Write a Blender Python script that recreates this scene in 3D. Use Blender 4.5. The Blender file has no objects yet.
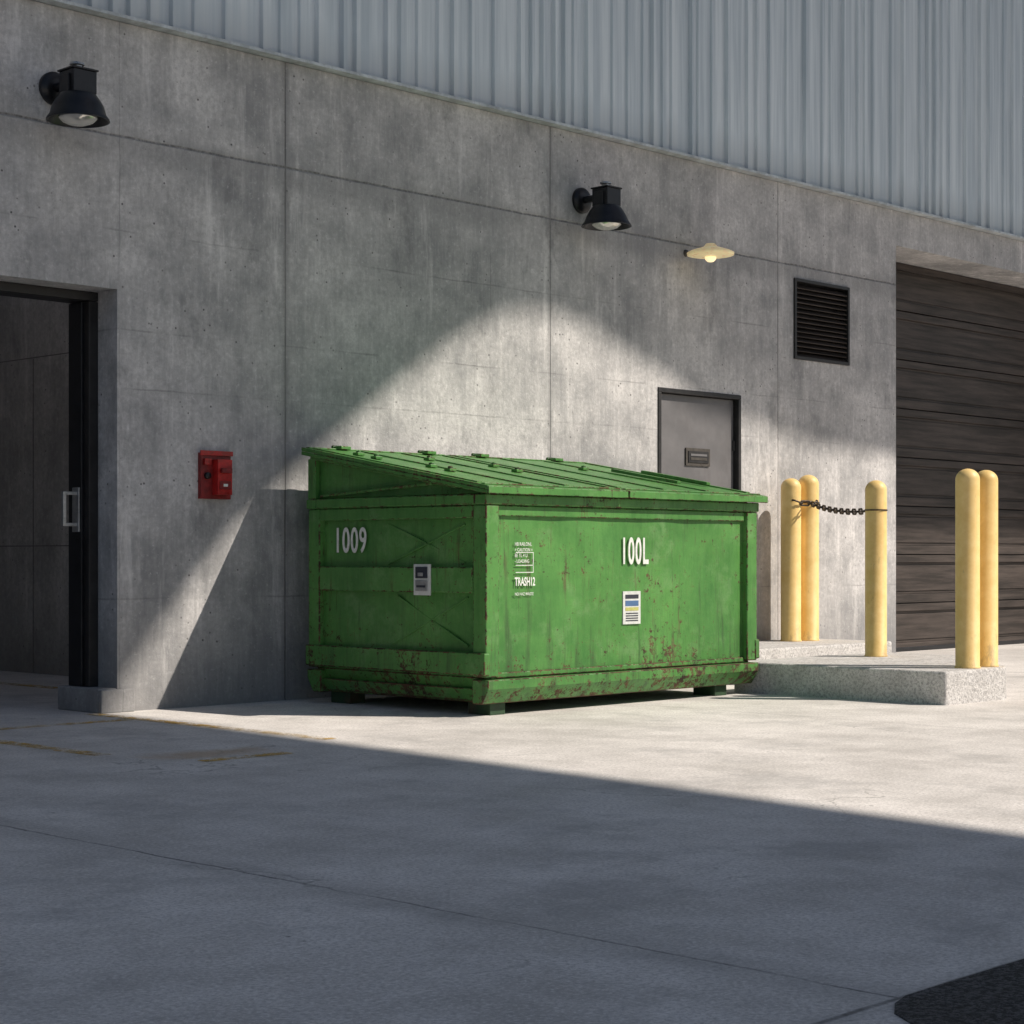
import bpy, bmesh, math, random
from mathutils import Vector, Matrix
random.seed(7)
scene = bpy.context.scene
C = scene.collection

# ------------------------------------------------------------------ node helper
class NT:
    def __init__(s, name):
        s.m = bpy.data.materials.new(name); s.m.use_nodes = True
        s.t = s.m.node_tree; s.t.nodes.clear()
        s.out = s.t.nodes.new('ShaderNodeOutputMaterial')
        s.b = s.t.nodes.new('ShaderNodeBsdfPrincipled')
        s.t.links.new(s.b.outputs[0], s.out.inputs[0])
        s.geo = s.t.nodes.new('ShaderNodeNewGeometry')
        s.pos = s.geo.outputs['Position']
    def put(s, sock, v):
        if isinstance(v, bpy.types.NodeSocket): s.t.links.new(v, sock)
        elif v is not None:
            if isinstance(v, (tuple, list)) and len(v) == 3 and sock.type == 'RGBA': v = (*v, 1)
            sock.default_value = v
    def math(s, op, a, b=None, c=None, clamp=False):
        n = s.t.nodes.new('ShaderNodeMath'); n.operation = op; n.use_clamp = clamp
        s.put(n.inputs[0], a)
        if b is not None: s.put(n.inputs[1], b)
        if c is not None: s.put(n.inputs[2], c)
        return n.outputs[0]
    def scale(s, v, sc, off=(0, 0, 0)):
        n = s.t.nodes.new('ShaderNodeMapping'); s.put(n.inputs[0], v)
        n.inputs['Scale'].default_value = sc; n.inputs['Location'].default_value = off
        return n.outputs[0]
    def noise(s, sc, det=3, rough=.55, vec=None, dist=0):
        n = s.t.nodes.new('ShaderNodeTexNoise')
        s.put(n.inputs['Vector'], vec or s.pos); n.inputs['Scale'].default_value = sc
        n.inputs['Detail'].default_value = det; n.inputs['Roughness'].default_value = rough
        n.inputs['Distortion'].default_value = dist
        return n.outputs[0]
    def voro(s, sc, vec=None, feature='F1'):
        n = s.t.nodes.new('ShaderNodeTexVoronoi'); n.feature = feature
        s.put(n.inputs['Vector'], vec or s.pos); n.inputs['Scale'].default_value = sc
        return n.outputs['Distance']
    def ramp(s, f, a, b, ca=0.0, cb=1.0, smooth=False):
        n = s.t.nodes.new('ShaderNodeMapRange'); n.clamp = True
        if smooth: n.interpolation_type = 'SMOOTHSTEP'
        s.put(n.inputs[0], f)
        for i, v in zip((1, 2, 3, 4), (a, b, ca, cb)): n.inputs[i].default_value = v
        return n.outputs[0]
    def mix(s, f, a, b, mode='MIX'):
        n = s.t.nodes.new('ShaderNodeMix'); n.data_type = 'RGBA'; n.blend_type = mode
        s.put(n.inputs[0], f); s.put(n.inputs[6], a); s.put(n.inputs[7], b)
        return n.outputs[2]
    def xyz(s, v=None):
        n = s.t.nodes.new('ShaderNodeSeparateXYZ'); s.put(n.inputs[0], v or s.pos)
        return n.outputs
    def bump(s, h, st=.3, d=.01, nrm=None):
        n = s.t.nodes.new('ShaderNodeBump'); s.put(n.inputs['Height'], h)
        n.inputs['Strength'].default_value = st; n.inputs['Distance'].default_value = d
        if nrm: s.t.links.new(nrm, n.inputs['Normal'])
        return n.outputs[0]
    def fin(s, col=None, rough=None, metal=None, nrm=None, spec=None):
        if col is not None: s.put(s.b.inputs['Base Color'], col)
        if rough is not None: s.put(s.b.inputs['Roughness'], rough)
        if metal is not None: s.put(s.b.inputs['Metallic'], metal)
        if spec is not None: s.put(s.b.inputs['Specular IOR Level'], spec)
        if nrm is not None: s.t.links.new(nrm, s.b.inputs['Normal'])
        return s.m
    def line(s, coord, at, w, wob=None):
        a = s.math('SUBTRACT', coord, at)
        if wob is not None: a = s.math('ADD', a, wob)
        a = s.math('ABSOLUTE', a)
        return s.ramp(a, w * .35, w, 1, 0)
    def maxs(s, L):
        r = L[0]
        for x in L[1:]: r = s.math('MAXIMUM', r, x)
        return r

# ------------------------------------------------------------------ materials
def mat_wall(name, dark, light, joints=True):
    n = NT(name); X, Y, Z = n.xyz()
    mid = n.noise(2.0, 7, .74)
    fine = n.noise(24, 4, .8)
    streak = n.noise(1, 5, .7, n.scale(n.pos, (6.0, 6.0, .7)))
    streak2 = n.noise(1, 3, .7, n.scale(n.pos, (30.0, 30.0, 3.0)))
    big = n.noise(.6, 3)
    t = n.math('MULTIPLY', big, .34)
    t = n.math('MULTIPLY_ADD', mid, .42, t)
    t = n.math('MULTIPLY_ADD', streak, .14, t)
    t = n.math('MULTIPLY_ADD', streak2, .10, t)
    f = n.ramp(t, .42, .585)
    col = n.mix(f, dark, light)
    col = n.mix(n.ramp(fine, .46, .66, 0, .55), col, tuple(c * .5 for c in light))
    col = n.mix(n.ramp(fine, .30, .43, .45, 0), col, tuple(min(1, c * 1.3) for c in light))
    pit = n.math('MULTIPLY', n.ramp(n.voro(13), .06, .14, 1, 0), n.ramp(mid, .47, .56))
    col = n.mix(n.math('MULTIPLY', pit, .9), col, tuple(c * .18 for c in dark))
    ef = n.ramp(streak, .57, .70, 0, .4)
    col = n.mix(ef, col, tuple(min(1, c * 1.28) for c in light))
    wk = n.ramp(n.noise(1, 6, .76, n.scale(n.pos, (2.2, 2.2, 1.2), (9, 4, 1))), .53, .67, 0, .5)
    col = n.mix(wk, col, tuple(c * .6 for c in dark))
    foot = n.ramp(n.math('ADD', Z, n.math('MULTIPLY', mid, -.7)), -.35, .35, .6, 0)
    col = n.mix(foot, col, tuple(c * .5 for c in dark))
    h = fine
    if joints:
        wob = n.math('MULTIPLY', n.math('SUBTRACT', mid, .5), .04)
        J = n.maxs([n.line(X, x, .009) for x in (3.0, 9.02, 12.0, 15.38, 24.0)] + [n.line(Z, 4.09, .012, wob)])
        minor = n.maxs([n.line(Z, z, .009, wob) for z in (2.72, 2.30, .80, 3.42)] +
                       [n.line(X, x, .006, wob) for x in (7.52, 11.25, 16.5)])
        gate = n.ramp(n.noise(1.5, 3), .47, .60, .03, .42)
        J = n.math('MULTIPLY', J, n.ramp(streak2, .38, .6, .3, .95))
        j = n.math('MAXIMUM', J, n.math('MULTIPLY', minor, gate))
        col = n.mix(n.math('MULTIPLY', j, .75), col, tuple(c * .2 for c in dark))
        bleed = n.maxs([n.line(Z, 4.03, .15, n.math('MULTIPLY', wob, 5)), n.line(X, 9.02, .05), n.line(X, 12.0, .05)])
        col = n.mix(n.math('MULTIPLY', bleed, n.ramp(mid, .4, .6, 0.0, .5)), col, tuple(c * .5 for c in dark))
        hj = n.maxs([n.line(X, 9.02, .009), n.line(X, 12.0, .009), n.line(X, 15.38, .009), n.line(Z, 4.09, .012)])
        h = n.math('MULTIPLY_ADD', hj, -1.0, h)
    return n.fin(col, .9, nrm=n.bump(h, .6, .012), spec=.2)

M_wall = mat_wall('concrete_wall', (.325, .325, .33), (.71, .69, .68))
M_int = mat_wall('interior_concrete', (.36, .345, .33), (.58, .555, .53), False)

def mat_ground():
    n = NT('ground_concrete'); X, Y, Z = n.xyz()
    big = n.noise(.4, 3, .6, dist=.3); mid = n.noise(1.8, 8, .76); fine = n.noise(60, 3, .85)
    drag = n.noise(1, 5, .7, n.scale(n.pos, (2.4, 1.2, 1), (7, 3, 0)))
    t = n.math('MULTIPLY_ADD', big, .30, n.math('MULTIPLY_ADD', mid, .50, n.math('MULTIPLY', drag, .20)))
    col = n.mix(n.ramp(t, .42, .59), (.56, .53, .50), (.84, .80, .765))
    col = n.mix(n.ramp(fine, .47, .64, 0, .62), col, (.36, .345, .33))
    col = n.mix(n.ramp(fine, .34, .45, .6, 0), col, (.92, .90, .87))
    st = n.ramp(n.noise(.9, 6, .74, n.scale(n.pos, (1, 1, 1), (5, 3, 0))), .53, .66, 0, .5)
    col = n.mix(st, col, (.36, .35, .34))
    spots = n.math('MULTIPLY', n.ramp(n.voro(7), .03, .09, 1, 0), n.ramp(mid, .50, .58, 0, .8))
    col = n.mix(spots, col, (.15, .14, .13))
    rs = n.math('MULTIPLY', n.line(X, 6.25, .5, n.math('MULTIPLY', n.math('SUBTRACT', mid, .5), 1.5)), n.line(Y, -2.7, .22, n.math('MULTIPLY', n.math('SUBTRACT', drag, .5), .5)))
    col = n.mix(n.math('MULTIPLY', rs, .5), col, (.46, .27, .09))
    wob = n.math('MULTIPLY', n.math('SUBTRACT', n.noise(2.2, 5, .75), .5), .06)
    wob2 = n.math('MULTIPLY', n.math('SUBTRACT', mid, .5), .03)
    J = n.maxs([n.line(X, 4.0, .010, wob), n.line(Y, -8.66, .014, wob2), n.line(X, 10.6, .008, wob2)])
    J = n.math('MULTIPLY', J, n.ramp(drag, .40, .58, .3, 1))
    bleed = n.maxs([n.line(X, 4.0, .18, n.math('MULTIPLY', wob, 3)), n.line(Y, -8.66, .07, wob2)])
    col = n.mix(n.math('MULTIPLY', bleed, n.ramp(mid, .42, .60, 0, .45)), col, (.26, .25, .24))
    col = n.mix(n.math('MULTIPLY', J, .8), col, (.07, .07, .07))
    cr = n.t.nodes.new('ShaderNodeTexVoronoi'); cr.feature = 'DISTANCE_TO_EDGE'
    add = n.t.nodes.new('ShaderNodeVectorMath'); add.operation = 'ADD'
    nz = n.t.nodes.new('ShaderNodeTexNoise'); nz.inputs['Scale'].default_value = 1.3; nz.inputs['Detail'].default_value = 5
    n.t.links.new(n.pos, nz.inputs['Vector']); n.t.links.new(n.pos, add.inputs[0]); n.t.links.new(nz.outputs['Color'], add.inputs[1])
    n.t.links.new(add.outputs[0], cr.inputs['Vector']); cr.inputs['Scale'].default_value = .33
    crm = n.math('MULTIPLY', n.ramp(cr.outputs[0], .0006, .0025, 1, 0), n.ramp(big, .50, .58, 0, .5))
    col = n.mix(crm, col, (.2, .19, .18))
    return n.fin(col, n.ramp(mid, .3, .7, .72, .92), nrm=n.bump(fine, .5, .006), spec=.3)
M_ground = mat_ground()

def mat_asphalt():
    n = NT('asphalt')
    f = n.noise(55, 3, .9)
    col = n.mix(n.ramp(f, .44, .60), (.006, .006, .008), (.13, .13, .14))
    col = n.mix(n.ramp(n.noise(1.2, 3), .4, .7, 0, .3), col, (.05, .048, .045))
    return n.fin(col, .85, nrm=n.bump(f, 1, .02))
M_asphalt = mat_asphalt()

def mat_pad():
    n = NT('pad_concrete')
    v = n.noise(42, 3, .9); mid = n.noise(5, 4, .7)
    col = n.mix(n.ramp(mid, .38, .62), (.66, .64, .62), (.82, .80, .78))
    col = n.mix(n.ramp(v, .47, .62, 0, .7), col, (.28, .27, .27))
    col = n.mix(n.ramp(v, .30, .42, .6, 0), col, (.9, .89, .87))
    return n.fin(col, .9, nrm=n.bump(v, 1, .02))
M_pad = mat_pad()

def mat_clad():
    n = NT('metal_cladding'); X, Y, Z = n.xyz()
    st = n.noise(1, 4, .65, n.scale(n.pos, (9, 9, .3)))
    col = n.mix(n.ramp(st, .36, .62), (.52, .59, .64), (.74, .80, .835))
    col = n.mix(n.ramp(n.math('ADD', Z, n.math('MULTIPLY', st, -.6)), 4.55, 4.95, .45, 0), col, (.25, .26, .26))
    return n.fin(col, .42, .15)
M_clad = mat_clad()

def simple(name, col, rough=.5, metal=0, var=.25, sc=8, bump=.15, dirt=None):
    n = NT(name)
    f = n.noise(sc, 4, .7)
    c = n.mix(n.ramp(f, .38, .62), tuple(x * (1 - var) for x in col), tuple(min(1, x * (1 + var * .5)) for x in col))
    if dirt:
        c = n.mix(n.ramp(n.noise(sc * .6, 4, .75, n.scale(n.pos, (1, 1, .5), (4, 2, 1))), .52, .68, 0, dirt[1]), c, dirt[0])
    return n.fin(c, n.ramp(f, .3, .7, max(.05, rough - .08), min(1, rough + .1)), metal, nrm=n.bump(f, bump, .003))

M_trim = simple('flashing', (.55, .59, .61), .45, .2, dirt=((.2, .2, .2), .4))
M_black = simple('black_metal', (.020, .021, .025), .35, .3, .3, 12)
M_dark = simple('dark_frame', (.030, .029, .030), .45, .2, .3, 6)
M_door = simple('door_grey', (.17, .165, .17), .5, .1, .12, 3, dirt=((.10, .09, .09), .4))
M_plate = simple('plate_grey', (.09, .08, .07), .5, .3, .2, 20)
M_seam = simple('wall_seam', (.20, .19, .18), .8, 0, .2, 20)
M_red = simple('red_paint', (.50, .022, .02), .35, 0, .3, 12, dirt=((.12, .02, .02), .6))
M_redd = simple('dark_red_paint', (.24, .018, .018), .5, 0, .35, 14)
M_steel = simple('worn_steel', (.45, .46, .47), .35, .7, .2, 15)
M_chain = simple('chain_steel', (.07, .055, .045), .5, .6, .4, 30)
M_white = simple('white_paint', (.78, .80, .76), .6, 0, .15, 24)
M_label = simple('label_paper', (.66, .68, .66), .5, 0, .1, 25)
M_ink = simple('label_ink', (.03, .035, .05), .5, 0, .1, 25)
M_blue = simple('label_blue', (.08, .16, .32), .5, 0, .1, 25)
M_yel = simple('label_yellow', (.5, .5, .15), .5, 0, .1, 25)
M_blocker = simple('blocker_grey', (.25, .26, .27), .6, .1, .2, 1)  # grey for the added, unseen slab that blocks the sun
M_creme = simple('frosted_lamp_glass', (.88, .76, .48), .3, 0, .1, 12)
_b = M_creme.node_tree.nodes['Principled BSDF']; _b.inputs['Emission Color'].default_value = (1, .74, .36, 1); _b.inputs['Emission Strength'].default_value = .24

def mat_garage():
    n = NT('roll_door_paint')
    st = n.noise(1, 5, .7, n.scale(n.pos, (1.0, 1.0, 16)))
    col = n.mix(n.ramp(st, .38, .64), (.032, .026, .023), (.085, .068, .060))
    return n.fin(col, .5, .0, nrm=n.bump(st, .15, .006), spec=.3)
M_garage = mat_garage()

def mat_glow():
    n = NT('lamp_bulb')
    n.fin((.9, .85, .7), .2)
    n.b.inputs['Emission Color'].default_value = (1, .75, .4, 1)
    n.b.inputs['Emission Strength'].default_value = .9
    return n.m
M_glow = mat_glow()
def mat_lens():
    n = NT('lamp_lens'); n.fin((.75, .74, .70), .1, .6)
    return n.m
M_lens = mat_lens()

def mat_green(name, edge):
    n = NT(name); X, Y, Z = n.xyz()
    big = n.noise(1.3, 4, .6); mid = n.noise(8, 6, .75)
    streak = n.noise(1, 5, .75, n.scale(n.pos, (15, 15, 1.0)))
    t = n.math('MULTIPLY_ADD', big, .45, n.math('MULTIPLY_ADD', mid, .25, n.math('MULTIPLY', streak, .30)))
    col = n.mix(n.ramp(t, .40, .60), (.050, .175, .038), (.110, .305, .072))
    col = n.mix(n.ramp(n.noise(3, 6, .78, n.scale(n.pos, (1, 1, 1), (2, 8, 5))), .53, .68, 0, .5), col, (.19, .34, .14))
    low = n.ramp(Z, .1, .8, .08, 0)
    col = n.mix(n.ramp(n.math('ADD', streak, low), .55, .72, 0, .7), col, (.030, .060, .024))
    gate = n.ramp(big, .46, .60, 0, .07)
    lowgate = n.ramp(Z, .12, .60, .105, 0)
    pk = n.noise(17, 6, .82)
    th = n.math('ADD', pk, n.math('ADD', gate, lowgate))
    if edge: th = n.math('ADD', th, .11)
    rust = n.ramp(th, .64, .68)
    drip = n.math('MULTIPLY', n.ramp(n.noise(1, 4, .7, n.scale(n.pos, (22, 22, 1.5), (3, 3, 3))), .59, .67), n.ramp(big, .44, .56, 0, .65))
    sc = n.noise(1, 3, .6, n.scale(n.pos, (2.5, 2.5, 30)), 1.5)
    scr = n.math('MULTIPLY', n.ramp(n.math('ABSOLUTE', n.math('SUBTRACT', sc, .5)), .0, .007, 1, 0), n.ramp(mid, .50, .57, 0, .8))
    R = n.maxs([rust, scr, drip])
    rc = n.mix(n.ramp(mid, .40, .60), (.038, .022, .015), (.125, .062, .036))
    col = n.mix(R, col, rc)
    h = n.math('MULTIPLY_ADD', pk, .25, n.math('MULTIPLY', big, 1.6))
    return n.fin(col, n.ramp(R, 0, 1, .40, .9), nrm=n.bump(h, .45, .02), spec=.4)
M_green = mat_green('green_dumpster_paint', False)
M_gedge = mat_green('green_paint_worn_edge', True)
M_gdark = simple('dark_green_paint', (.022, .06, .024), .6, 0, .35, 10, dirt=((.07, .03, .02), .7))

def mat_bollard():
    n = NT('bollard_yellow_paint'); X, Y, Z = n.xyz()
    mid = n.noise(6, 5, .72)
    col = n.mix(n.ramp(mid, .38, .62), (.82, .56, .20), (.90, .65, .27))
    low = n.ramp(Z, .25, .65, .14, 0)
    g = n.ramp(n.math('ADD', n.noise(9, 5, .75, n.scale(n.pos, (1, 1, .4))), low), .62, .76, 0, .55)
    col = n.mix(g, col, (.28, .20, .11))
    return n.fin(col, .5, nrm=n.bump(mid, .15, .005))
M_bol = mat_bollard()

def mat_linepaint():
    n = NT('worn_yellow_line')
    n.fin((.72, .47, .10), .8)
    tr = n.t.nodes.new('ShaderNodeBsdfTransparent'); mx = n.t.nodes.new('ShaderNodeMixShader')
    f = n.math('MULTIPLY', n.ramp(n.noise(9, 5, .85), .43, .60), .7)
    f = n.math('MULTIPLY', f, n.ramp(n.noise(1.2, 2), .36, .54, .35, .95))
    n.put(mx.inputs[0], f); n.t.links.new(tr.outputs[0], mx.inputs[1]); n.t.links.new(n.b.outputs[0], mx.inputs[2])
    n.t.links.new(mx.outputs[0], n.out.inputs[0])
    return n.m
M_line = mat_linepaint()

# ------------------------------------------------------------------ mesh helpers
def empty(name):
    e = bpy.data.objects.new(name, None); C.objects.link(e); return e

class MB:
    def __init__(s): s.bm = bmesh.new(); s.mats = []
    def mi(s, m):
        if m not in s.mats: s.mats.append(m)
        return s.mats.index(m)
    def box(s, x0, x1, y0, y1, z0, z1, m):
        P = [(x0, y0, z0), (x1, y0, z0), (x1, y1, z0), (x0, y1, z0), (x0, y0, z1), (x1, y0, z1), (x1, y1, z1), (x0, y1, z1)]
        return s.hexa(P, m)
    def hexa(s, P, m):
        v = [s.bm.verts.new(p) for p in P]; k = s.mi(m)
        for f in ((3, 2, 1, 0), (4, 5, 6, 7), (0, 1, 5, 4), (1, 2, 6, 5), (2, 3, 7, 6), (3, 0, 4, 7)):
            fc = s.bm.faces.new([v[i] for i in f]); fc.material_index = k
    def prism(s, poly, axis, a, b, m):
        def P(p, t): return {'x': (t, p[0], p[1]), 'y': (p[0], t, p[1]), 'z': (p[0], p[1], t)}[axis]
        A = [s.bm.verts.new(P(p, a)) for p in poly]; B = [s.bm.verts.new(P(p, b)) for p in poly]
        k = s.mi(m); n = len(poly)
        for vs in (A[::-1], B): s.bm.faces.new(vs).material_index = k
        for i in range(n): s.bm.faces.new((A[i], A[(i + 1) % n], B[(i + 1) % n], B[i])).material_index = k
    def lathe(s, prof, c, axis=(0, 0, 1), seg=40, m=None):
        q = Vector((0, 0, 1)).rotation_difference(Vector(axis).normalized()); k = s.mi(m); c = Vector(c)
        rings = []
        for r, z in prof:
            rr = max(r, 1e-4)
            rings.append([s.bm.verts.new(c + q @ Vector((rr * math.cos(2 * math.pi * i / seg), rr * math.sin(2 * math.pi * i / seg), z))) for i in range(seg)])
        for a, b in zip(rings, rings[1:]):
            for i in range(seg):
                f = s.bm.faces.new((a[i], a[(i + 1) % seg], b[(i + 1) % seg], b[i])); f.material_index = k; f.smooth = True
        return s
    def bar(s, p, q, w, d, m, up=(0, 0, 1)):
        p, q = Vector(p), Vector(q); a = (q - p).normalized(); u = Vector(up); u = (u - a * u.dot(a)).normalized(); r = a.cross(u)
        P = []
        for base in (p, q):
            for (i, j) in ((-1, -1), (1, -1), (1, 1), (-1, 1)): P.append(base + r * w / 2 * i + u * d / 2 * j)
        s.hexa(P, m)
    def torus(s, c, R, r, rot, m, sx=1.0, seg=14, rs=8):
        k = s.mi(m); V = []
        for i in range(seg):
            a = 2 * math.pi * i / seg; ring = []
            for j in range(rs):
                b = 2 * math.pi * j / rs
                ox = (sx - 1) * R * (1 if math.cos(a) > 0 else -1)
                p = Vector(((R + r * math.cos(b)) * math.cos(a) + ox, (R + r * math.cos(b)) * math.sin(a), r * math.sin(b)))
                ring.append(s.bm.verts.new(Vector(c) + rot @ p))
            V.append(ring)
        for i in range(seg):
            for j in range(rs):
                f = s.bm.faces.new((V[i][j], V[(i + 1) % seg][j], V[(i + 1) % seg][(j + 1) % rs], V[i][(j + 1) % rs])); f.material_index = k; f.smooth = True
    def obj(s, name, parent=None, bevel=0, seg=2, worn=False):
        bmesh.ops.recalc_face_normals(s.bm, faces=s.bm.faces[:])
        me = bpy.data.meshes.new(name); s.bm.to_mesh(me); s.bm.free()
        for m in s.mats: me.materials.append(m)
        if worn: me.materials.append(M_gedge)
        o = bpy.data.objects.new(name, me); C.objects.link(o)
        if parent: o.parent = parent
        if bevel:
            b = o.modifiers.new('bevel', 'BEVEL'); b.width = bevel; b.segments = seg; b.limit_method = 'ANGLE'; b.angle_limit = math.radians(35)
            if worn: b.material = len(me.materials) - 1
        return o

def text(name, s, loc, rot, size, m, parent, sx=1.0, ext=.001, align='CENTER', bold=0, sp=1.0):
    cu = bpy.data.curves.new(name, 'FONT'); cu.body = s; cu.size = size; cu.extrude = ext; cu.align_x = align; cu.align_y = 'CENTER'; cu.offset = bold; cu.space_character = sp
    o = bpy.data.objects.new(name + '_c', cu); C.objects.link(o); bpy.context.view_layer.update()
    me = bpy.data.meshes.new_from_object(o.evaluated_get(bpy.context.evaluated_depsgraph_get())); bpy.data.objects.remove(o)
    me.materials.clear(); me.materials.append(m)
    ob = bpy.data.objects.new(name, me); C.objects.link(ob); ob.location = loc; ob.rotation_euler = rot; ob.scale = (sx, 1, 1); ob.parent = parent
    return ob

# ------------------------------------------------------------------ ground
b = MB(); b.box(-150, 250, -200, 120, -.4, 0, M_ground); b.obj('ground')
b = MB(); pts = [(4.02, -8.665), (80, -8.665), (80, -60), (3.66, -60), (3.66, -9.4), (3.69, -9.15), (3.72, -8.98), (3.78, -8.84), (3.85, -8.74), (3.93, -8.69)]
b.prism(pts, 'z', -.01, .004, M_asphalt); b.obj('asphalt_road')
b = MB()
for (x, y0, y1, w) in ((7.27, -2.6, -.02, .11), (5.80, -2.4, 1.4, .11), (8.5, .5, 4.2, .14)):
    b.box(x - w / 2, x + w / 2, y0, y1, .003, .0045, M_line)
b.box(5.87, 7.20, -.64, -.54, .003, .0045, M_line)
b.box(6.0, 6.6, -3.08, -2.98, .003, .0045, M_line)
b.obj('yellow_floor_markings')

# ------------------------------------------------------------------ warehouse
W = empty('warehouse_building')
H0 = 4.90; TH = .5
b = MB()
def col_(x0, x1, zs):
    for z0, z1 in zs: b.box(x0, x1, 0, TH, z0, z1, M_wall)
col_(-30, 3.6, [(0, H0)]); col_(3.6, 7.5, [(3.0, H0)]); col_(7.5, 13.48, [(0, H0)])
col_(13.48, 14.76, [(2.7, H0)]); col_(14.76, 15.65, [(0, H0)]); col_(15.65, 16.64, [(0, 3.13), (3.96, H0)])
col_(16.64, 17.56, [(0, H0)]); col_(17.56, 22.6, [(4.52, H0)]); col_(22.6, 45, [(0, H0)])
b.obj('concrete_wall', W)
b = MB(); b.box(17.3, 17.555, TH + .003, .9, 0, 4.6, M_wall); b.box(22.605, 22.8, TH + .003, .9, 0, 4.6, M_wall); b.box(17.3, 22.8, TH + .003, .9, 4.62, 4.75, M_wall)
b.box(17.56, 22.6, TH + .003, .9, 4.522, 4.618, M_wall)
b.obj('garage_reveal', W)
b = MB(); b.box(7.34, 7.497, .0, .52, 0, .17, M_wall); b.box(7.34, 7.62, -.045, -.003, 0, .165, M_wall); b.obj('jamb_plinth', W, .008)
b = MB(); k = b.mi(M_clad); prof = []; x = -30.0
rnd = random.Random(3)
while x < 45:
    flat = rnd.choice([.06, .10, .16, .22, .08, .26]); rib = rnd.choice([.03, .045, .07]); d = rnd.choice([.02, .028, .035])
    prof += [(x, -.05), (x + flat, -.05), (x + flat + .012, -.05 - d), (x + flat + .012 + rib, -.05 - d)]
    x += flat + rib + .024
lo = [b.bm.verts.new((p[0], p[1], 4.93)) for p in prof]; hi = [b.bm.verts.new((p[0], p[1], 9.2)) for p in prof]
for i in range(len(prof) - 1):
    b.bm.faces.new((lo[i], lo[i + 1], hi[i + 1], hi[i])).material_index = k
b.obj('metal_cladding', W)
b = MB(); b.box(-30, 45, -.10, .0, 4.903, 4.926, M_trim)
b.box(-30, 45, -.12, .5, 9.2, 9.35, M_trim); b.box(-30, 45, -.03, .4, 4.93, 9.19, M_clad); b.obj('flashing', W)
b = MB()
b.box(-30, 2.3, .5, 25, 9.0, 9.19, M_trim); b.box(9.66, 45, .5, 25, 9.0, 9.19, M_trim); b.box(2.3, 9.66, 6.2, 25, 9.0, 9.19, M_trim)
b.box(-30, 45, 24.7, 25, 0, 9.0, M_wall); b.box(-30, -29.7, .5, 24.7, 0, 9, M_wall); b.box(44.7, 45, .5, 24.7, 0, 9, M_wall)
b.obj('roof_and_rear_walls', W)
b = MB(); b.box(9.45, 9.65, .5, 6.0, 0, 9, M_int); b.box(2.5, 9.45, 6.0, 6.2, 0, 9, M_int); b.box(2.3, 2.5, .5, 6.0, 0, 9, M_int)
b.box(2.5, 9.45, .502, .52, 3.1, 9, M_int)
for z in (2.98, 1.2): b.box(9.446, 9.4495, .5, 6.0, z, z + .010, M_seam)
b.box(9.446, 9.4495, 4.3, 4.31, .01, 2.975, M_seam)
b.obj('interior_walls', W)
b = MB(); b.box(7.42, 7.497, .235, .30, 0.172, 2.93, M_dark); b.box(7.40, 7.48, .303, .47, 0.172, 2.93, M_black)
b.box(3.6, 7.497, .235, .47, 2.935, 2.997, M_dark)
b.obj('entrance_door_frame', W, .004)
b = MB()
b.box(7.28, 7.40, .335, .36, 1.32, 1.345, M_steel); b.box(7.28, 7.40, .335, .36, 1.545, 1.57, M_steel); b.box(7.27, 7.298, .333, .362, 1.32, 1.57, M_steel)
b.box(7.385, 7.399, .315, .40, 1.28, 1.60, M_steel)
b.obj('pull_handle', W, .004)
b = MB(); x0, x1, zt = 13.48, 14.76, 2.7
b.box(x0 + .002, x0 + .045, -.012, .12, 0, zt - .047, M_dark); b.box(x1 - .045, x1 - .002, -.012, .12, 0, zt - .047, M_dark); b.box(x0 + .002, x1 - .002, -.012, .12, zt - .045, zt - .002, M_dark)
b.obj('service_door_frame', W, .004)
b = MB(); b.box(x0 + .05, x1 - .05, .05, .11, .01, zt - .05, M_door)
for i in range(3): b.lathe([(.016, -.05), (.016, .05)], (x1 - .055, .045, .6 + i * .8), (0, 0, 1), 12, M_dark)
b.obj('service_door_leaf', W, .004)
b = MB(); b.box(13.95, 14.32, .035, .049, 1.98, 2.15, M_plate); b.box(13.98, 14.29, .028, .034, 2.01, 2.12, M_dark)
b.box(14.01, 14.26, .024, .027, 2.035, 2.06, M_plate); b.box(14.01, 14.26, .024, .027, 2.075, 2.095, M_door)
b.obj('door_sign_plate', W)
b = MB(); x0, x1, z0, z1 = 15.652, 16.638, 3.132, 3.958
b.box(x0, x0 + .03, -.02, .12, z0, z1, M_dark); b.box(x1 - .03, x1, -.02, .12, z0, z1, M_dark); b.box(x0 + .032, x1 - .032, -.02, .12, z1 - .03, z1, M_dark); b.box(x0 + .032, x1 - .032, -.02, .12, z0, z0 + .03, M_dark)
b.box(x0, x1, .14, .16, z0, z1, M_black)
nsl = 15
for i in range(nsl):
    z = z0 + .035 + (z1 - z0 - .08) * i / nsl
    b.prism([(-.012, z), (-.004, z - .006), (.06, z + .040), (.052, z + .046)], 'x', x0 + .034, x1 - .034, M_garage)
b.obj('louvre_vent', W)
b = MB(); z = 0.0; yF = .62
while z < 4.5:
    for (h, off) in ((.10, 0), (.035, .03), (.30, .018), (.035, .03), (.085, 0)):
        z1 = min(z + h, 4.515)
        if z1 > z: b.box(17.56, 22.6, yF + off, yF + .1, z, z1, M_garage)
        z = z1
    if z < 4.5: b.box(17.56, 22.6, yF + .04, yF + .1, z, z + .012, M_black)
    z += .012
b.box(17.565, 22.59, yF - .01, yF + .06, .001, .05, M_black)
b.obj('garage_door', W, .005)

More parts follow.
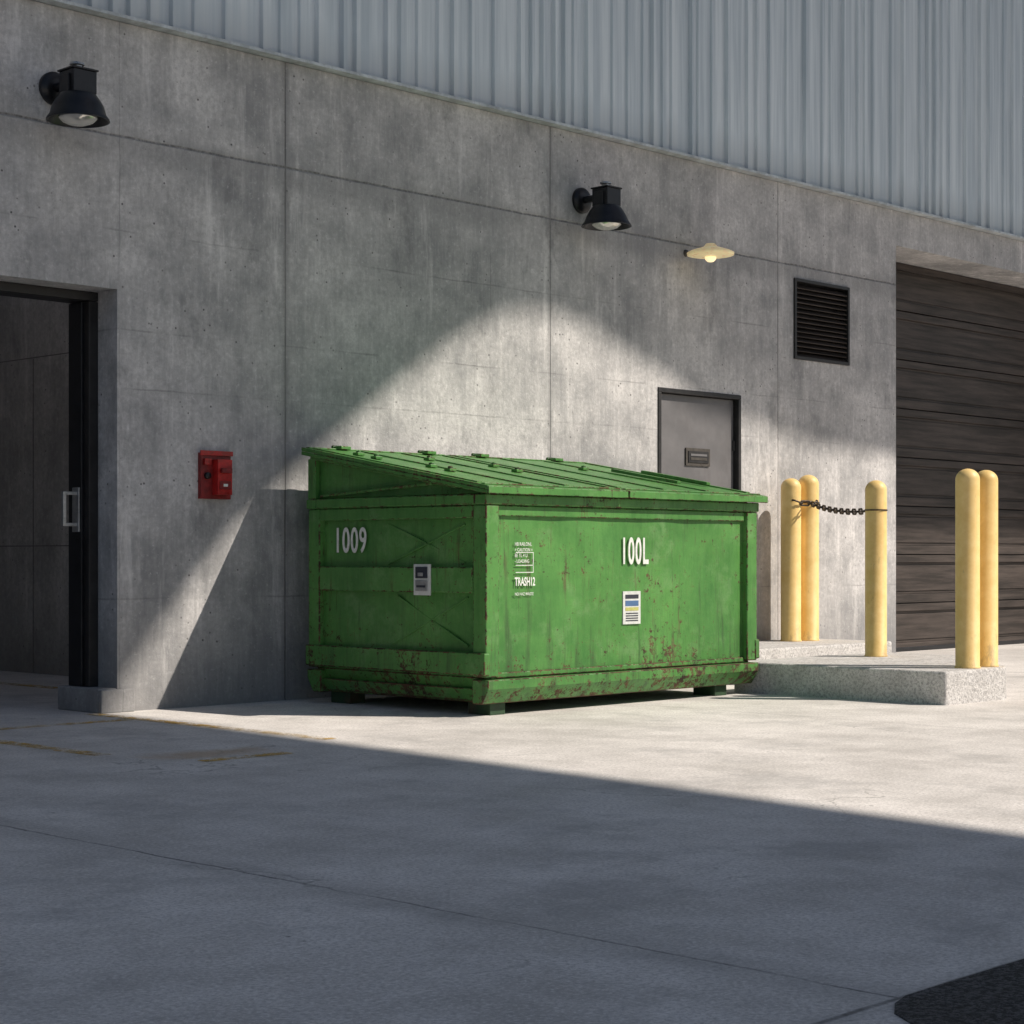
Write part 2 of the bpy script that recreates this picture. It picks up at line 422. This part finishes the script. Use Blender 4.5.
# ------------------------------------------------------------------ wall lamps
def wall_lamp(x, z, r):
    b = MB()
    b.lathe([(0, 0), (.115, 0), (.115, .03), (.095, .05), (.05, .06), (0, .06)], (x, -.0, z + .03), (0, -1, 0), 32, M_black)
    b.lathe([(.032, 0), (.032, .28)], (x, -.04, z + .03), (0, -1, 0), 20, M_black)
    b.box(x - .09, x + .09, -.40, -.22, z - .06, z + .09, M_black)
    b.box(x - .10, x + .10, -.41, -.21, z + .092, z + .105, M_black)
    b.box(x - .02, x + .02, -.33, -.27, z + .105, z + .14, M_steel)
    b.lathe([(.05, 0), (.05, .015), (0, .018)], (x, -.30, z + .14), (0, 0, 1), 20, M_steel)
    for s_ in (-1, 1): b.box(x + s_ * .1 - .008, x + s_ * .1 + .008, -.36, -.26, z - .12, z + .06, M_black)
    zb = z - .06
    b.lathe([(0, 0), (.12, 0), (.135, -.02), (.15, -.04), (.175, -.085), (r - .01, -.14), (r + .01, -.165), (r + .014, -.18), (r + .004, -.18), (r - .02, -.14), (.14, -.07), (.09, -.03), (0, -.03)], (x, -.31, zb), (0, 0, 1), 44, M_black)
    b.lathe([(0, -.212), (.05, -.208), (.10, -.19), (.13, -.165), (.13, -.15), (0, -.15)], (x, -.31, zb), (0, 0, 1), 32, M_lens)
    return b.obj('wall_lamp', None, .003)
wall_lamp(6.98, 4.295, .20); wall_lamp(12.40, 4.27, .21)
b = MB()
xc, yc, zc = 13.90, -.30, 3.97
b.lathe([(0, .095), (.045, .09), (.065, .062), (.12, .045), (.19, .022), (.225, .004), (.22, -.018), (.16, -.03), (.08, -.036), (0, -.036)], (xc, yc, zc), (0, 0, 1), 44, M_creme)
b.lathe([(0, -.085), (.03, -.08), (.05, -.06), (.055, -.038), (0, -.036)], (xc, yc, zc), (0, 0, 1), 28, M_glow)
b.lathe([(.009, 0), (.009, .30)], (xc, 0, zc + .035), (0, -1, 0), 12, M_plate)
b.lathe([(0, 0), (.035, 0), (.03, .015), (0, .018)], (xc, 0, zc + .035), (0, -1, 0), 20, M_plate)
b.obj('disc_wall_lamp')

# ------------------------------------------------------------------ fire alarm
b = MB()
b.box(8.20, 8.47, -.04, -.0, 1.53, 1.87, M_redd)
b.box(8.19, 8.48, -.055, -.04, 1.85, 1.885, M_red)
b.box(8.30, 8.43, -.11, -.042, 1.56, 1.82, M_red)
b.box(8.315, 8.415, -.117, -.111, 1.60, 1.66, M_redd)
b.box(8.32, 8.41, -.14, -.118, 1.72, 1.755, M_redd)
b.box(8.345, 8.385, -.120, -.1175, 1.62, 1.64, M_white)
b.lathe([(.025, 0), (.025, .025), (0, .03)], (8.25, -.04, 1.70), (0, -1, 0), 20, M_black)
b.box(8.22, 8.28, -.06, -.041, 1.78, 1.825, M_red)
b.obj('fire_alarm_box', None, .008)

# ------------------------------------------------------------------ dumpster
D = empty('green_dumpster')
XL, XR, YF, YB = 9.0, 12.08, -2.20, -.30
i_ = .055
b = MB()
b.box(XL + i_ + .01, XR - i_, YF + i_ + .01, YB - i_, .27, 1.47, M_green)
a = .02; c = .11
b.hexa([(XL + c, YF + c, .085), (XR - c, YF + c, .085), (XR - c, YB - c, .085), (XL + c, YB - c, .085),
        (XL + a + .02, YF + a + .03, .268), (XR - a - .02, YF + a + .03, .268), (XR - a - .02, YB - a - .03, .268), (XL + a + .02, YB - a - .03, .268)], M_green)
b.obj('body', D, .008, worn=True)
def dent(u, v): return .007 * math.sin(u * 3.1 + 1) * math.sin(v * 4.2 + .5) + .005 * math.sin(u * 7.3 + v * 5) + .003 * math.sin(u * 13 - v * 9)
def sheet(name, axis, c0, u0, u1, v0, v1, nu, nv):
    bm = bmesh.new(); g = []
    for j in range(nv + 1):
        row = []
        for i in range(nu + 1):
            u = u0 + (u1 - u0) * i / nu; v = v0 + (v1 - v0) * j / nv
            e = min(1, 6 * min(i / nu, 1 - i / nu, j / nv, 1 - j / nv)); d = dent(u, v) * e
            row.append(bm.verts.new((u, c0 + d, v) if axis == 'y' else (c0 + d, u, v)))
        g.append(row)
    for j in range(nv):
        for i in range(nu):
            f = bm.faces.new((g[j][i], g[j][i + 1], g[j + 1][i + 1], g[j + 1][i])); f.smooth = True
            if axis == 'x': f.normal_flip()
    me = bpy.data.meshes.new(name); bm.to_mesh(me); bm.free(); me.materials.append(M_green)
    o = bpy.data.objects.new(name, me); C.objects.link(o); o.parent = D
sheet('front_panel', 'y', YF + i_ - .004, XL + .1, XR - .1, .26, 1.47, 60, 26)
sheet('side_panel', 'x', XL + i_ - .004, YF + .1, YB - .1, .26, 1.47, 40, 26)
b = MB(); pw = .13
for (xa, xb) in ((XL, XL + pw), (XR - pw, XR)):
    for (ya, yb) in ((YF, YF + pw), (YB - pw, YB)):
        b.box(xa, xb, ya, yb, .272, 1.46, M_green)
b.obj('corner_posts', D, .010, worn=True)
b = MB()
b.box(XL - .012, XR + .012, YF - .012, YF + .10, 1.462, 1.535, M_green)
b.box(XL - .012, XR + .012, YB - .10, YB + .012, 1.462, 1.535, M_green)
b.box(XL - .012, XL + .10, YF + .102, YB - .102, 1.462, 1.535, M_green)
b.box(XR - .10, XR + .012, YF + .102, YB - .102, 1.462, 1.535, M_green)
b.obj('top_rim', D, .009, worn=True)
b = MB()
for (x0, x1) in ((XL - .004, XL + .06), (XR - .06, XR + .004)):
    b.box(x0, x1, YF + pw + .002, YB - pw - .002, .85, 1.03, M_green)
for (x0, x1) in ((XL - .024, XL + .03), (XR - .03, XR + .024)):
    b.box(x0, x1, YF - .008, YB + .008, .285, .44, M_green)
b.box(XL + .0, XL + .045, YF + .133, YB - .133, 1.37, 1.459, M_green)
b.hexa([(XL + .07, YF + .06, .10), (XL + .12, YF + .06, .10), (XL + .12, YB - .06, .10), (XL + .07, YB - .06, .10),
        (XL + .02, YF + .03, .19), (XL + .12, YF + .03, .19), (XL + .12, YB - .03, .19), (XL + .02, YB - .03, .19)], M_green)
b.obj('side_ribs', D, .009, worn=True)
b = MB()
for (yo, s_) in ((YF, 1), (YB, -1)):
    b.prism([(yo - s_ * .018, .255), (yo - s_ * .018, .19), (yo + s_ * .05, .085), (yo + s_ * .14, .085), (yo + s_ * .14, .255)], 'x', XL + .004, XR - .004, M_green)
b.box(XL + .134, XR - .134, YF + .03, YF + .045, .262, .30, M_green)
b.box(XL + pw + .002, XR - pw - .002, YF + .025, YF + .045, 1.385, 1.459, M_green)
b.obj('front_sill', D, .008, worn=True)
b = MB(); xs_ = XL + .050
for (p, q) in (((-1.95, 1.33), (-1.15, 1.05)), ((-1.15, 1.34), (-1.95, 1.06)), ((-1.98, .82), (-1.2, .47)), ((-1.25, .82), (-1.98, .48))):
    b.bar((xs_, p[0], p[1]), (xs_, q[0], q[1]), .014, .018, M_green, (1, 0, 0))
b.obj('side_creases', D, .003)
b = MB()
for x in (XL + .14, XR - .42):
    for (ya, yb) in ((YF + .10, YF + .32), (YB - .32, YB - .10)):
        b.box(x, x + .15, ya, yb, .0, .083, M_gdark)
b.obj('feet', D, .004)
zf, zb = 1.56, 1.885
b = MB()
b.prism([(YF + .06, 1.537), (YB - .01, 1.537), (YB - .01, zb - .01), (YF + .06, zf + .005)], 'x', XL + .045, XR - .045, M_green)
b.obj('hood', D, .006, worn=True)
b = MB()
for xx in (XL + .018, XR - .018):
    b.bar((xx, YF + .28, 1.60), (xx, YB - .03, 1.86), .05, .045, M_green)
    b.box(xx - .022, xx + .022, YB - .09, YB + .0, 1.537, 1.84, M_green)
    b.bar((xx, YB - .12, 1.555), (xx, YF + .55, 1.62), .018, .02, M_gedge)
b.obj('hood_side_frame', D, .005, worn=True)
def lidz(y): return zf + (zb - zf) * (y - YF) / (YB - YF)
L = MB(); mid = (XL + XR) / 2 - .12
ya, yb = YF - .06, YB + .03
for (x0, x1, dz) in ((XL - .045, mid - .008, .012), (mid + .008, XR + .05, .012)):
    za, zb_ = lidz(ya) + dz, lidz(yb) + dz
    L.hexa([(x0, ya, za), (x1, ya, za), (x1, yb, zb_), (x0, yb, zb_), (x0, ya, za + .028), (x1, ya, za + .028), (x1, yb, zb_ + .028), (x0, yb, zb_ + .028)], M_green)
    L.box(x0, x1, ya - .012, ya - .001, za - .028, za + .026, M_green)
    for xx in (x0, x1 - .012):
        L.hexa([(xx, ya, za - .03), (xx + .012, ya, za - .03), (xx + .012, yb, zb_ - .03), (xx, yb, zb_ - .03), (xx, ya, za - .001), (xx + .012, ya, za - .001), (xx + .012, yb, zb_ - .001), (xx, yb, zb_ - .001)], M_green)
    nr = 4
    for i in range(nr):
        xr = x0 + .06 + (x1 - x0 - .12) * i / (nr - 1)
        y2, y3 = ya + .14, yb - .10
        L.bar((xr, y2, lidz(y2) + dz + .031), (xr, y3, lidz(y3) + dz + .031), .05, .014, M_green)
    for yy in (ya + .07, yb - .05):
        L.bar((x0 + .02, yy, lidz(yy) + dz + .030), (x1 - .02, yy, lidz(yy) + dz + .030), .045, .012, M_green)
L.obj('lids', D, .006, worn=True)
b = MB()
for x in (XL + .25, XL + 1.15, XL + 1.75, XL + 2.65):
    yy = YB - .02
    b.box(x, x + .10, yy - .07, yy + .04, lidz(yy) + .04, lidz(yy) + .066, M_green)
    b.lathe([(0, 0), (.014, 0), (.014, .13), (0, .13)], (x - .015, yy + .02, lidz(yy) + .060), (1, 0, 0), 16, M_gdark)
for (x, y) in ((XL + 1.20, YF + 1.15), (XL + 1.15, YF + .85), (XL + 2.35, YF + 1.25), (XL + .75, YF + 1.4), (XL + .30, YF + .7), (XL + .30, YF + .9), (XL + .12, YF + 1.3), (XL + .12, YF + 1.5)):
    b.box(x, x + .07, y - .03, y + .03, lidz(y) + .04, lidz(y) + .064, M_green)
    b.lathe([(.020, 0), (.020, .012), (0, .016)], (x + .035, y, lidz(y) + .065), (0, 0, 1), 12, M_gdark)
for x in (XR - .50, XR - .12):
    b.bar((x, YF + .40, lidz(YF + .40) + .068), (x, YF + 1.1, lidz(YF + 1.1) + .068), .05, .025, M_green)
b.obj('hinges_and_handles', D, .005, worn=True)
R_F = (math.radians(90), 0, 0); R_S = (math.radians(90), 0, math.radians(-90))
yf = YF + i_ - .018
text('number_front', '100L', (10.61, yf, 1.135), R_F, .275, M_white, D, .52, bold=.005, ext=.002, sp=1.15)
text('number_side', '1009', (XL + i_ - .018, -.74, 1.215), R_S, .26, M_white, D, .66, bold=.003, ext=.002, sp=1.1)
for i, (s_, sz) in enumerate((('HB RAILONL', .036), ('= CAUTION =', .034), ('BE TL 4 U', .036), ('- LOADING', .034), ('TRASH12', .082), ('NO HAZ WASTE', .03))):
    zz = (1.19, 1.15, 1.11, 1.07, .925, .84)[i]
    text('notice_line', s_, (9.32, yf, zz), R_F, sz, M_white, D, .85 if i != 4 else .62, align='LEFT', bold=0 if i != 4 else .002)
b = MB()
for z in (1.13, 1.04, .99): b.box(9.33, 9.51, yf - .001, yf + .001, z, z + .005, M_white)
b.box(9.505, 9.51, yf - .001, yf + .001, .995, 1.13, M_white)
b.obj('notice_rules', D)
b = MB()
b.box(10.475, 10.675, yf - .002, yf + .010, .60, .845, M_label)
b.box(10.50, 10.65, yf - .004, yf - .0025, .79, .82, M_ink); b.box(10.50, 10.65, yf - .004, yf - .0025, .735, .775, M_blue); b.box(10.50, 10.65, yf - .004, yf - .0025, .70, .725, M_yel)
for i in range(4): b.box(10.505, 10.645, yf - .004, yf - .0025, .622 + i * .018, .630 + i * .018, M_ink)
b.obj('inspection_label', D)
b = MB(); xl = XL - .006
b.box(xl - .012, xl, -1.66, -1.49, .83, 1.05, M_label)
b.box(xl - .02, xl - .0125, -1.635, -1.515, .95, 1.03, M_ink); b.box(xl - .02, xl - .0125, -1.635, -1.515, .86, .935, M_steel)
b.box(xl - .03, xl - .021, -1.60, -1.55, .965, .99, M_steel); b.box(xl - .024, xl - .0205, -1.62, -1.53, .885, .90, M_ink)
b.obj('latch_plate', D, .003)

# ------------------------------------------------------------------ pads, bollards, chain
b = MB()
b.prism([(12.12, -3.90), (12.95, -3.93), (13.10, -3.85), (14.25, -2.75), (14.25, -1.93), (12.12, -1.93)], 'z', -.02, .25, M_pad)
b.obj('concrete_pad', None, .02, 3)
b = MB(); b.box(12.9, 15.85, -1.05, -.005, -.02, .265, M_pad); b.obj('concrete_pad', None, .02, 3)

def bollard(x, y, z0, h, r=.092):
    b = MB()
    prof = [(0, 0), (r + .006, 0), (r + .006, .012), (r, .018), (r, h - r * .9)]
    for i in range(1, 9):
        a = i / 8 * math.pi / 2; prof.append((r * math.cos(a), h - r * .9 + r * .9 * math.sin(a)))
    b.lathe(prof, (x, y, z0 - .002), (0, 0, 1), 40, M_bol)
    return b.obj('bollard')
bollard(12.65, -3.77, .25, 1.53); bollard(12.94, -3.76, .25, 1.53)
bollard(13.58, -2.34, .25, 1.51); bollard(15.40, -.36, .265, 1.66, .105); bollard(15.16, -.32, .265, 1.62, .10)
b = MB()
def chain(p, q, sag, n):
    pts = [p.lerp(q, i / n) - Vector((0, 0, sag * 4 * (i / n) * (1 - i / n))) for i in range(n + 1)]
    for i in range(n):
        d = (pts[i + 1] - pts[i]).normalized(); q_ = Vector((1, 0, 0)).rotation_difference(d).to_matrix()
        roll = Matrix.Rotation(math.radians(90 * (i % 2) + 10), 3, 'X')
        b.torus((pts[i] + pts[i + 1]) / 2, .022, .009, q_ @ roll, M_chain, 2.8)
chain(Vector((15.30, -.44, 1.64)), Vector((13.63, -2.24, 1.50)), .04, 20)
chain(Vector((15.08, -.41, 1.66)), Vector((15.38, -.47, 1.66)), .03, 3)
b.lathe([(.112, 0), (.112, .014)], (15.40, -.36, 1.635), (0, 0, 1), 28, M_chain)
b.lathe([(.098, 0), (.098, .012)], (13.58, -2.34, 1.495), (0, 0, 1), 28, M_chain)
b.obj('barrier_chain')

# ------------------------------------------------------------------ sun + added slab out of view, its outline shaped to cast the big shade
S = Vector((.75, -1.0, 1.15)); sh = Vector((S.x, S.y, 0)).normalized(); uh = Vector((-sh.y, sh.x, 0)); tan = S.z / Vector((S.x, S.y)).length
Ldist = 27.0
edge = [(4.7, -20, 0), (5.3, -14, 0), (6.12, -7.7, 0), (6.48, -4.7, 0), (6.88, -.3, 0), (7.25, 0, .55), (7.9, 0, 1.35), (8.5, 0, 2.0), (9.17, 0, 2.52), (10.1, 0, 3.18), (10.8, 0, 3.64), (11.3, 0, 3.88), (11.8, 0, 3.98), (12.4, 0, 3.92), (13.2, 0, 3.66), (14.2, 0, 3.30), (16, 0, 3.0), (18, 0, 2.9), (26, 0, 2.8)]
pl = []
for p in edge:
    p = Vector(p); u = p.dot(uh); al = p.dot(sh); pl.append((u, p.z + (Ldist - al) * tan))
pl.append((pl[-1][0] + 4, pl[-1][1])); top = 33.0
poly = pl + [(pl[-1][0], top), (pl[0][0], top)]
b = MB(); k = b.mi(M_blocker)
def PP(u, z, o): v = sh * (Ldist + o) + uh * u; return (v.x, v.y, z)
A = [b.bm.verts.new(PP(u, z, 0)) for u, z in poly]; B = [b.bm.verts.new(PP(u, z, .8)) for u, z in poly]
b.bm.faces.new(A).material_index = k; b.bm.faces.new(B[::-1]).material_index = k
for i in range(len(A)): b.bm.faces.new((A[i], B[i], B[(i + 1) % len(A)], A[(i + 1) % len(A)])).material_index = k
for uu, zt in ((pl[0][0] + 1, pl[0][1] + .5), (pl[-1][0] - 1, pl[-1][1] + .5)):
    v = sh * (Ldist + .4) + uh * uu
    b.lathe([(.9, 0), (.8, zt)], (v.x, v.y, 0), (0, 0, 1), 24, M_blocker)
b.obj('shade_blocker')

sl = bpy.data.lights.new('sun', 'SUN'); sl.energy = 5.0; sl.angle = math.radians(.45); sl.color = (1, .91, .80)
so = bpy.data.objects.new('sun', sl); C.objects.link(so); so.rotation_euler = (-S).to_track_quat('-Z', 'Y').to_euler()
so.location = (20, -20, 30)
w = bpy.data.worlds.new('World'); scene.world = w; w.use_nodes = True; nt = w.node_tree
bg = nt.nodes['Background']; sk = nt.nodes.new('ShaderNodeTexSky'); sk.sky_type = 'NISHITA'; sk.sun_disc = False
sk.sun_elevation = math.atan(tan); sk.sun_rotation = math.atan2(S.x, S.y)
nt.links.new(sk.outputs[0], bg.inputs[0]); bg.inputs[1].default_value = .058

cam = bpy.data.cameras.new('camera'); co = bpy.data.objects.new('camera', cam); C.objects.link(co)
co.location = (0, -11.2, 1.1); co.rotation_euler = (math.radians(90), 0, math.radians(-45.8))
cam.sensor_width = 36; cam.lens = 65.35; cam.shift_y = .044; cam.clip_end = 1000
scene.camera = co
scene.view_settings.view_transform = 'Standard'; scene.view_settings.look = 'None'; scene.view_settings.exposure = 0
